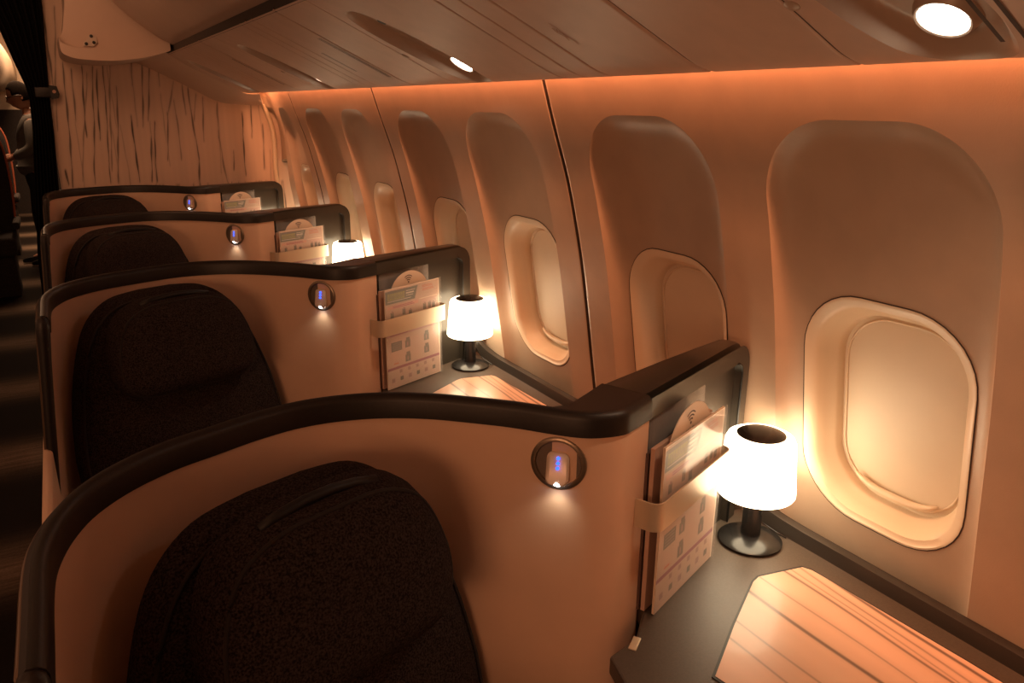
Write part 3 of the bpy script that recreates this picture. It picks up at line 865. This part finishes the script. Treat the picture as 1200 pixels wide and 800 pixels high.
def make_guide(label):
    s0, s1, z0, z1, of = 0.000, .213, .7785, 1.068, .030
    org = pan((s0+s1)/2, of, z0)
    root = empty('amenity_guide', label, 'booklet', org, 'printed guides in the pocket bands')
    W, H, img = PG; vs = []; fs = []; cols = []
    for j in range(H+1):
        for i in range(W+1):
            vs.append(pan(s0+(s1-s0)*i/W, of+.0002+.0035*0, z1-(z1-z0)*j/H)-org)
    for j in range(H):
        for i in range(W):
            a = j*(W+1)+i; fs.append((a, a+W+1, a+W+2, a+1)); cols += [img[j][i]]*4
    mesh('front_page', vs, fs, M['page'], root, False, cols, 'CORNER')
    c = card('x', '', '', s0, s1, of-.004, of, z0, z1, M['paper'], ''); c.name = 'inner_pages'
    for kx in ('label', 'category', 'group'):
        if kx in c: del c[kx]
    c.parent = root; c.location = Vector(c.location)-org
    # clear sleeve in front, a little larger, with a crease that catches the light
    vs = [pan(s, .0325, z)-org for s, z in ((s0-.004, z0), (s1+.006, z0), (s1+.006, z1+.003), (s0-.004, z1+.003))]
    mesh('clear_sleeve', vs, [(0, 1, 2, 3)], M['plastic'], root, False)
    return root
def make_wifi(label):
    s0, s1, z0, zb = .028, .178, .7785, 1.04
    org = pan((s0+s1)/2, .020, z0); root = empty('wifi_card', label, 'card', org, 'round topped wireless cards in the pocket bands')
    cxs = (s0+s1)/2; R_ = (s1-s0)/2
    lp = [(s0, z0), (s1, z0)]+[(cxs+R_*cos(radians(a)), zb+.066*sin(radians(a))) for a in range(0, 181, 9)]
    n_ = len(lp); vs = [pan(s, .020, z)-org for s, z in lp]+[pan(s, .0215, z)-org for s, z in lp]
    fixn(mesh('card_board', vs, [tuple(range(n_)), tuple(range(n_, 2*n_))]+[(i, (i+1) % n_, n_+(i+1) % n_, n_+i) for i in range(n_)], M['paper'], root, False))
    # fan of arcs and the dot
    vs = []; fs = []
    cc = (cxs-.004, 1.073)
    def arc(r0, r1):
        b = len(vs); A_ = [radians(a) for a in range(48, 133, 7)]
        for a in A_:
            vs.append(pan(cc[0]+r0*cos(a), .0219, cc[1]+r0*sin(a))-org); vs.append(pan(cc[0]+r1*cos(a), .0219, cc[1]+r1*sin(a))-org)
        for i in range(len(A_)-1): fs.append((b+2*i, b+2*i+1, b+2*i+3, b+2*i+2))
    for r0, r1 in ((.0075, .010), (.0135, .016), (.0195, .022)): arc(r0, r1)
    b = len(vs); vs.append(pan(cc[0], .0219, cc[1]+.0015)-org)
    for i in range(12): vs.append(pan(cc[0]+.0026*cos(i*pi/6), .0219, cc[1]+.0015+.0026*sin(i*pi/6))-org)
    fs += [(b, b+1+i, b+1+(i+1) % 12) for i in range(12)]
    mesh('wireless_symbol', vs, fs, M['ink'], root, False)
    cu = bpy.data.curves.new('t', 'FONT'); cu.body = 'Wi-Fi'; cu.size = .013; cu.align_x = 'CENTER'
    to = bpy.data.objects.new('t', cu); COL.objects.link(to)
    me = bpy.data.meshes.new_from_object(to.evaluated_get(bpy.context.evaluated_depsgraph_get())); bpy.data.objects.remove(to)
    for v in me.vertices: v.co = pan(cc[0]+v.co.x, .0219, cc[1]-.0155+v.co.y)-org
    me.materials.clear(); me.materials.append(M['ink']); link('wireless_lettering', me, root)
    return root
ORD = ['front', 'second', 'third', 'last']
WHERE = ['in the front pocket band beside the nearest lamp', '', '', '']
WHERE = ['in the band beside the front lamp', 'in the band beside the second lamp', 'in the second band from the wood wall', 'in the band closest to the wood wall']
g0 = make_guide('printed guide in a clear sleeve '+WHERE[0]); w0 = make_wifi('round topped Wi-Fi card '+WHERE[0])
m0 = card('magazine', 'pinkish magazine tucked behind the guide '+WHERE[0], 'magazine', -.002, .200, .007, .014, .7785, 1.062, M['magpink'], 'magazines in the pocket bands')
d0 = card('magazine', 'dark edged magazine tucked rearmost '+WHERE[0], 'magazine', -.004, .196, -.003, .0045, .7785, 1.052, M['magdark'], 'magazines in the pocket bands')
s0 = card('plastic_sleeve', 'clear plastic sleeve above the guide '+WHERE[0], 'sleeve', .012, .206, -.006, -.0045, .7785, 1.108, M['plastic'], 'clear sleeves in the pocket bands')
for k in (1, 2, 3):
    dup(g0, PITCH*k, 'printed guide in a clear sleeve '+WHERE[k]); dup(w0, PITCH*k, 'round topped Wi-Fi card '+WHERE[k])
    dup(m0, PITCH*k, 'pinkish magazine tucked behind the guide '+WHERE[k]); dup(d0, PITCH*k, 'dark edged magazine tucked rearmost '+WHERE[k])
    dup(s0, PITCH*k, 'clear plastic sleeve above the guide '+WHERE[k])

# ------------------------------------------------------------------ curtain
def curtain():
    org = Vector((-.1, 4.50, 0))
    root = empty('aisle_curtain', 'black gathered curtain drawn back against the wood wall edge', 'curtain', org)
    LT = [(.0, -.19), (.8, -.155), (1.15, -.115), (1.43, -.082), (1.56, -.074), (1.62, -.080), (1.721, -.108), (1.886, -.150), (2.1, -.24), (2.32, -.34)]
    RT = [(.0, -.03), (1.158, -.014), (1.433, .004), (1.6, .010), (1.7, .018), (2.0, .040), (2.32, .06)]
    nz, nu = 70, 60; vs = []
    for j in range(nz+1):
        z = .01+2.30*j/nz; a = interp(LT, z); b = interp(RT, z)
        for i in range(nu+1):
            u = i/nu; amp = .010+.020*abs(z-1.6)/1.0
            vs.append((a+(b-a)*u-org.x, -.035*sin(pi*u)*0-.028+amp*sin(u*2*pi*7+.6*sin(z*3))-.02*u, z))
    fs = [(j*(nu+1)+i, j*(nu+1)+i+1, (j+1)*(nu+1)+i+1, (j+1)*(nu+1)+i) for j in range(nz) for i in range(nu)]
    o = mesh('curtain_cloth', vs, fs, M['curtain'], root); sm = o.modifiers.new('s', 'SOLIDIFY'); sm.thickness = .003
    # tie back strap with its hole, fixed to the wall edge
    st = box('tie_strap', (-.015-org.x, -.070, 1.596), (.07, .010, .05), M['slot'], root, .006)
    t2 = extrude_y('strap_end', [(.015, 1.565), (.045, 1.570), (.052, 1.59), (.045, 1.625), (.012, 1.63)], 4.424, 4.434, M['slot'])
    for v in t2.data.vertices: v.co -= org
    t2.parent = root
    hl = lathe('strap_hole', [(0, 0), (.007, .0), (.008, .002)], M['pink'], t2, 12, origin=(.031-org.x, 4.423-org.y, 1.60), mtx=Matrix.Rotation(radians(90), 4, 'X'))
curtain()

# ------------------------------------------------------------------ man in the aisle, facing the other aisle side (toward -X), head bowed
def skin_mesh(name, verts, edges, radii, m, parent, sub=2, root_i=0):
    me = bpy.data.meshes.new(name); me.from_pydata(verts, edges, []); o = link(name, me, parent)
    md = o.modifiers.new('skin', 'SKIN'); md.use_smooth_shade = True
    for i, r in enumerate(radii):
        r = r if isinstance(r, tuple) else (r, r)
        me.skin_vertices[0].data[i].radius = r
        me.skin_vertices[0].data[i].use_root = (i == root_i)
    ss = o.modifiers.new('sub', 'SUBSURF'); ss.levels = sub; ss.render_levels = sub
    me.materials.append(m)
    dg = bpy.context.evaluated_depsgraph_get(); ev = o.evaluated_get(dg)
    nm = bpy.data.meshes.new_from_object(ev); o.modifiers.clear(); o.data = nm; nm.name = name
    for p in nm.polygons: p.use_smooth = True
    return o
def man():
    root = empty('person', 'man in a grey jacket and glasses standing in the aisle, looking down', 'person', (-.215, 8.9, 0))
    # x: forward is -X; +Y is away from us (his right side)
    V = []; E = []; Rr = []
    def add(p, r, par=None):
        V.append(p); Rr.append(r)
        if par is not None: E.append((par, len(V)-1))
        return len(V)-1
    pel = add((.03, 0, .93), (.12, .14)); sp1 = add((.035, 0, 1.06), (.11, .135), pel); sp2 = add((.045, 0, 1.22), (.12, .155), sp1)
    sp3 = add((.05, 0, 1.36), (.105, .16), sp2); nk = add((.035, 0, 1.455), .058, sp3); nk2 = add((.012, 0, 1.515), .054, nk)
    for sy in (-1, 1):
        sh = add((.045, sy*.17, 1.385), .062, sp3); 
        el = add((.02, sy*.235, 1.13), .045, sh)
        wr = add((-.16, sy*.19, 1.045), .030, el); hd = add((-.215, sy*.18, 1.035), (.022, .036), wr)
        hp = add((.03, sy*.085, .86), .088, pel); kn = add((-.0-.02*sy, sy*.09, .49), .058, hp); an = add((.03-.04*sy, sy*.09, .10), .040, kn)
        ft = add((-.10-.04*sy, sy*.095, .045), (.034, .04), an)
    # body under the clothes
    skin_mesh('body', V, E, [tuple(q*.74 for q in r) if isinstance(r, tuple) else r*.78 for r in Rr], M['skin'], root)
    # head
    bm = bmesh.new(); bmesh.ops.create_uvsphere(bm, u_segments=32, v_segments=24, radius=1)
    for v in bm.verts:
        x, y, z = v.co; f = -x
        sx = .100; sy = .076; sz = .128
        if z < 0: sx *= 1-.16*z*z; sy *= 1-.30*z*z
        nx = x*sx; ny = y*sy; nz = z*sz
        if f > 0: nx -= .012*max(0, -z)*f           # jaw and chin reach forward
        # nose
        d = ((z+.12)/.22)**2+(y/.20)**2
        if f > .5: nx -= .026*math.exp(-d*1.6)*f
        # brow and eye sockets
        if f > .4: nx += .008*math.exp(-(((z-.12)/.12)**2))*(1 if abs(y) > .15 else .3)
        if f > .5: nx -= .006*math.exp(-(((z+.48)/.10)**2+(y/.3)**2))   # lips
        v.co = (nx, ny, nz)
    tilt = Matrix.Translation((-.015, 0, 1.605)) @ Matrix.Rotation(radians(-17), 4, 'Y')
    bmesh.ops.transform(bm, matrix=tilt, verts=bm.verts)
    me = bpy.data.meshes.new('head'); bm.to_mesh(me); bm.free(); me.materials.append(M['skin']); h = link('head', me, root)
    for p in me.polygons: p.use_smooth = True
    # hair: cap over crown and back
    bm = bmesh.new(); bmesh.ops.create_uvsphere(bm, u_segments=32, v_segments=24, radius=1)
    kill = [v for v in bm.verts if (v.co.z < -.45) or (-v.co.x > .62 and v.co.z < .55) or (-v.co.x > .15 and v.co.z < .10)]
    bmesh.ops.delete(bm, geom=kill, context='VERTS')
    for v in bm.verts: v.co = (v.co.x*.108+.004, v.co.y*.083, v.co.z*.136+.003)
    bmesh.ops.transform(bm, matrix=tilt, verts=bm.verts)
    me = bpy.data.meshes.new('hair'); bm.to_mesh(me); bm.free(); me.materials.append(M['hair']); hr = link('hair', me, root)
    for p in me.polygons: p.use_smooth = True
    hr.modifiers.new('s', 'SOLIDIFY').thickness = .012
    for sy in (-1, 1):
        e = lathe('ear', [(0, .008), (.010, .012), (.016, .006), (.014, 0)], M['skin'], h, 16, mtx=tilt @ Matrix.Translation((.012, sy*.074, -.012)) @ Matrix.Rotation(radians(-90*sy), 4, 'X') @ Matrix.Diagonal((.8, 1.5, 1, 1)))
        lathe('eye', [(0, .006), (.008, .003), (.009, 0)], M['glasses'], h, 12, mtx=tilt @ Matrix.Translation((-.083, sy*.032, .012)) @ Matrix.Rotation(radians(-90), 4, 'Y'))
    g = []
    gl = empty('g', '', ''); 
    for kx in ('label', 'category'): del gl[kx]
    gl.name = 'glasses'; gl.parent = root
    for sy in (-1, 1):
        ring = [tilt @ Vector((-.105, sy*.034+.026*cos(a*pi/8), .010+.019*sin(a*pi/8))) for a in range(16)]
        tube('lens_rim', ring, .0042, M['glasses'], gl, 6, cyclic=True)
        tube('temple', [tilt @ Vector(p) for p in ((-.105, sy*.060, .014), (-.06, sy*.080, .013), (.0, sy*.086, .010), (.022, sy*.082, -.006))], .0042, M['glasses'], gl, 6)
    tube('bridge', [tilt @ Vector(p) for p in ((-.107, -.009, .013), (-.110, 0, .016), (-.107, .009, .013))], .003, M['glasses'], gl, 6)
    # jacket: torso with both sleeves
    V2 = []; E2 = []; R2 = []
    def add2(p, r, par=None):
        V2.append(p); R2.append(r)
        if par is not None: E2.append((par, len(V2)-1))
        return len(V2)-1
    a0 = add2((.03, 0, 1.08), (.125, .155)); a_ = add2((.025, 0, .96), (.135, .165), a0); b_ = add2((.02, 0, .84), (.145, .175), a_)
    c_ = add2((.045, 0, 1.22), (.132, .165), a0); d_ = add2((.055, 0, 1.35), (.115, .165), c_); e_ = add2((.045, 0, 1.44), (.07, .075), d_); f_ = add2((.03, 0, 1.475), (.062, .065), e_)
    for sy in (-1, 1):
        s_ = add2((.045, sy*.175, 1.385), .072, d_); u_ = add2((.035, sy*.215, 1.26), .062, s_); el = add2((.02, sy*.238, 1.13), .056, u_); wr = add2((-.145, sy*.195, 1.05), .042, el)
    skin_mesh('jacket', V2, E2, R2, M['jacket'], root)
    # trousers
    V3 = []; E3 = []; R3 = []
    def add3(p, r, par=None):
        V3.append(p); R3.append(r)
        if par is not None: E3.append((par, len(V3)-1))
        return len(V3)-1
    w_ = add3((.03, 0, .95), (.125, .145)); x_ = add3((.025, 0, .88), (.125, .15), w_)
    for sy in (-1, 1):
        h1 = add3((.03, sy*.088, .78), .098, x_); k1 = add3((-.02*sy, sy*.092, .49), .072, h1); k2 = add3((.02-.03*sy, sy*.092, .28), .064, k1); k3 = add3((.035-.04*sy, sy*.092, .09), .058, k2)
    skin_mesh('trousers', V3, E3, R3, M['trousers'], root)
    for sy in (-1, 1):
        ox = -.04*sy
        prof = catmull([(.085, .0), (.09, .045), (.06, .085), (.0, .085), (-.06, .060), (-.14, .045), (-.185, .03), (-.19, .010), (-.18, 0)], 4)
        n_ = len(prof); vs = []
        for wv, sc_z in ((-.040, .7), (-.032, .95), (0, 1), (.032, .95), (.040, .7)):
            for p in prof: vs.append((p.x+ox, sy*.095+wv*(1-.35*max(0, -p.x-.10)/.09), .012+p.y*sc_z))
        fs = [(j*n_+i, j*n_+(i+1) % n_, (j+1)*n_+(i+1) % n_, (j+1)*n_+i) for j in range(4) for i in range(n_)]+[tuple(range(n_)), tuple(range(4*n_, 5*n_))]
        sh = fixn(mesh('shoe', vs, fs, M['shoe'], root), 50)
        box('sole', (ox-.05, sy*.095, .006), (.275, .082, .012), M['sole'], sh, .004)
        # hand: palm and five curled fingers
        hv = []; he = []; hr_ = []
        def ah(p, r, par=None):
            hv.append(p); hr_.append(r)
            if par is not None: he.append((par, len(hv)-1))
            return len(hv)-1
        bx, by, bz = -.150, sy*.193, 1.047
        w0_ = ah((bx, by, bz), (.022, .026)); pm = ah((bx-.045, by-sy*.008, bz-.008), (.014, .036), w0_); pk = ah((bx-.080, by-sy*.012, bz-.014), (.012, .038), pm)
        for q, ln in ((-.030, .055), (-.010, .068), (.010, .072), (.029, .062)):
            f1 = ah((bx-.095, by-sy*.012+q, bz-.018), .0085, pk); f2 = ah((bx-.095-ln*.5, by-sy*.012+q, bz-.030), .008, f1); ah((bx-.095-ln*.8, by-sy*.012+q, bz-.058), .0065, f2)
        t1 = ah((bx-.050, by-sy*.045, bz-.012), .011, w0_); t2 = ah((bx-.082, by-sy*.058, bz-.022), .009, t1); ah((bx-.105, by-sy*.060, bz-.034), .0075, t2)
        skin_mesh('hand', hv, he, hr_, M['skin'], root, 1)
    return root
pm_ = man()

# ------------------------------------------------------------------ rear cabin past the curtain
def rear_seat(y, x, label):
    root = empty('rear_cabin_seat', label, 'seat', (x, y, 0), 'seats in the cabin past the curtain')
    lp = [(p.x, p.y) for p in catmull([(.20, .50), (.22, .8), (.215, 1.1), (.19, 1.24), (.14, 1.32), (.06, 1.355), (0, 1.36)], 5)]
    lp = lp+[(-a, b) for a, b in reversed(lp[:-1])]
    k = len(lp); vs = []
    for n_, r in ((-.05, .93), (-.02, 1), (.06, 1), (.10, .93)):
        for a, b in lp: vs.append((a*r, n_-(b-.5)*-.10, .5+(b-.5)*(1 if r == 1 else .985)))
    fs = [tuple(range(k)), tuple(range(3*k, 4*k))]+[(j*k+i, j*k+(i+1) % k, (j+1)*k+(i+1) % k, (j+1)*k+i) for j in range(3) for i in range(k)]
    fixn(mesh('backrest', vs, fs, M['rearseat'], root), 60)
    tube('piping', [(a*1.01, -.022+(b-.5)*.10, b) for a, b in lp], .011, M['orange'], root, 6)
    box('seat_cushion', (0, -.27, .42), (.42, .48, .16), M['rearseat'], root, .04)
    box('seat_base', (0, -.25, .17), (.36, .36, .34), M['rearseat'], root, .01)
    box('armrest', (.225, -.2, .58), (.05, .42, .06), M['rearseat'], root, .015)
    return root
rear_seat(7.85, -.60, 'dark seat with orange piping in the next cabin, in front of the man')
rear_seat(9.95, -.66, 'dark seat with orange piping in the next cabin, behind the man')
# overhead bin of the next cabin, with its row placard
prof = [(p.x, p.y) for p in catmull([(-1.5, 1.72), (-.9, 1.66), (-.55, 1.68), (-.40, 1.74), (-.33, 1.86), (-.335, 2.05), (-.40, 2.22)], 5)]+[(-1.5, 2.22)]
rb = extrude_y('overhead_bin', prof, 7.0, 13.0, M['rearwall'])
cc = Vector((-.9, 10, 1.67))
for v in rb.data.vertices: v.co -= cc
rb.location = cc; tag(rb, 'lit cream luggage bins in the next cabin behind the man', 'luggage bin')
pl = box('row_placard', (-.336, 10.6, 1.95), (.006, .5, .05), M['print_']); c2 = Vector((-.336, 10.6, 1.95))
for v in pl.data.vertices: v.co -= c2
pl.location = c2; tag(pl, 'small faint placard on the lit luggage bin of the next cabin', 'placard')

# ------------------------------------------------------------------ lights
def area(name, loc, size, size_y, energy, col, rot=(0, 0, 0), spread=180):
    l = bpy.data.lights.new(name, 'AREA'); l.shape = 'RECTANGLE'; l.size = size; l.size_y = size_y; l.energy = energy; l.color = col; l.spread = radians(spread)
    o = bpy.data.objects.new(name, l); COL.objects.link(o); o.location = loc; o.rotation_euler = rot; return o
def spot(name, loc, energy, col, angle, blend, target, r=.02):
    l = bpy.data.lights.new(name, 'SPOT'); l.energy = energy; l.color = col; l.spot_size = radians(angle); l.spot_blend = blend; l.shadow_soft_size = r
    o = bpy.data.objects.new(name, l); COL.objects.link(o); o.location = loc
    o.rotation_euler = (Vector(target)-Vector(loc)).to_track_quat('-Z', 'Y').to_euler(); return o
# wash light hidden behind the outer edge of the ceiling panels
area('cove_wash', (.905, 1.45, 1.665), .012, 5.6, 29.0, (1, .36, .15), (0, radians(-14), 0))
# cabin mood light from the aisle ceiling
area('cabin_mood', (-.75, 1.8, 2.28), .9, 5.2, 4.5, (1, .45, .22), (0, 0, 0))
area('far_side_fill', (-1.75, 1.8, 1.55), 1.0, 5.6, 7.0, (1, .45, .235), (0, radians(-97), 0))  # unseen fill added to lift the ceiling panels, bin and side wall
fa = area('aisle_front_fill', (-1.6, -.75, 1.45), 1.2, .5, 12.0, (1, .44, .21))  # added fill from the aisle side, brightens the right part of the shells
fa.rotation_euler = Vector((.80, .60, -.12)).to_track_quat('-Z', 'Y').to_euler()
area('wood_wall_fill', (-.15, 3.1, 2.22), .5, .5, 4.0, (1, .46, .23), (radians(62), 0, radians(-22)))  # no fixture here: extra fill aimed at the wood wall
area('cove_end', (.955, 4.36, 1.585), .10, .03, .35, (1, .40, .16), (radians(25), radians(25), 0))
area('rear_cabin', (-.2, 10.3, 2.6), .5, 3.5, 110.0, (1, .58, .32))
pl_ = bpy.data.lights.new('rear_fill', 'POINT'); pl_.energy = 22; pl_.color = (1, .60, .36); pl_.shadow_soft_size = .15  # added point fill, brightens the next cabin's bin face
po_ = bpy.data.objects.new('rear_fill', pl_); COL.objects.link(po_); po_.location = (.35, 9.9, 2.2)
for k in range(4):
    a = psu_mtx(.832, PY0+.743+PITCH*k, -.008).translation
    spot('ceiling_spot', a, 4.2, (1, .62, .36), 105, 1., (a.x-.08, a.y+.06, 0), .02)
    spot('shell_spot', (.5445, .8075+PITCH*k, 1.030), .10, (1, .86, .62), 120, .9, (.535, .800+PITCH*k, .6), .005)
w = bpy.data.worlds.new('cabin_dim'); SC.world = w; w.use_nodes = True
w.node_tree.nodes['Background'].inputs[0].default_value = (1, .42, .20, 1); w.node_tree.nodes['Background'].inputs[1].default_value = .03

# ------------------------------------------------------------------ camera
cd = bpy.data.cameras.new('camera'); cam = bpy.data.objects.new('camera', cd); COL.objects.link(cam)
yaw, pitch, roll = .528549181, .299387817, .00817842545
f = Vector((sin(yaw)*cos(pitch), cos(yaw)*cos(pitch), -sin(pitch))); r = Vector((cos(yaw), -sin(yaw), 0)); u = r.cross(f)
r2 = r*cos(roll)+u*sin(roll); u2 = u*cos(roll)-r*sin(roll)
mm = Matrix((r2, u2, -f)).transposed().to_4x4(); mm.translation = (0, 0, 1.55); cam.matrix_world = mm
cd.sensor_width = 36; cd.lens = 892.546510/1200*36; cd.clip_start = .02
SC.camera = cam
SC.view_settings.view_transform = 'Standard'; SC.view_settings.look = 'None'; SC.view_settings.exposure = 0
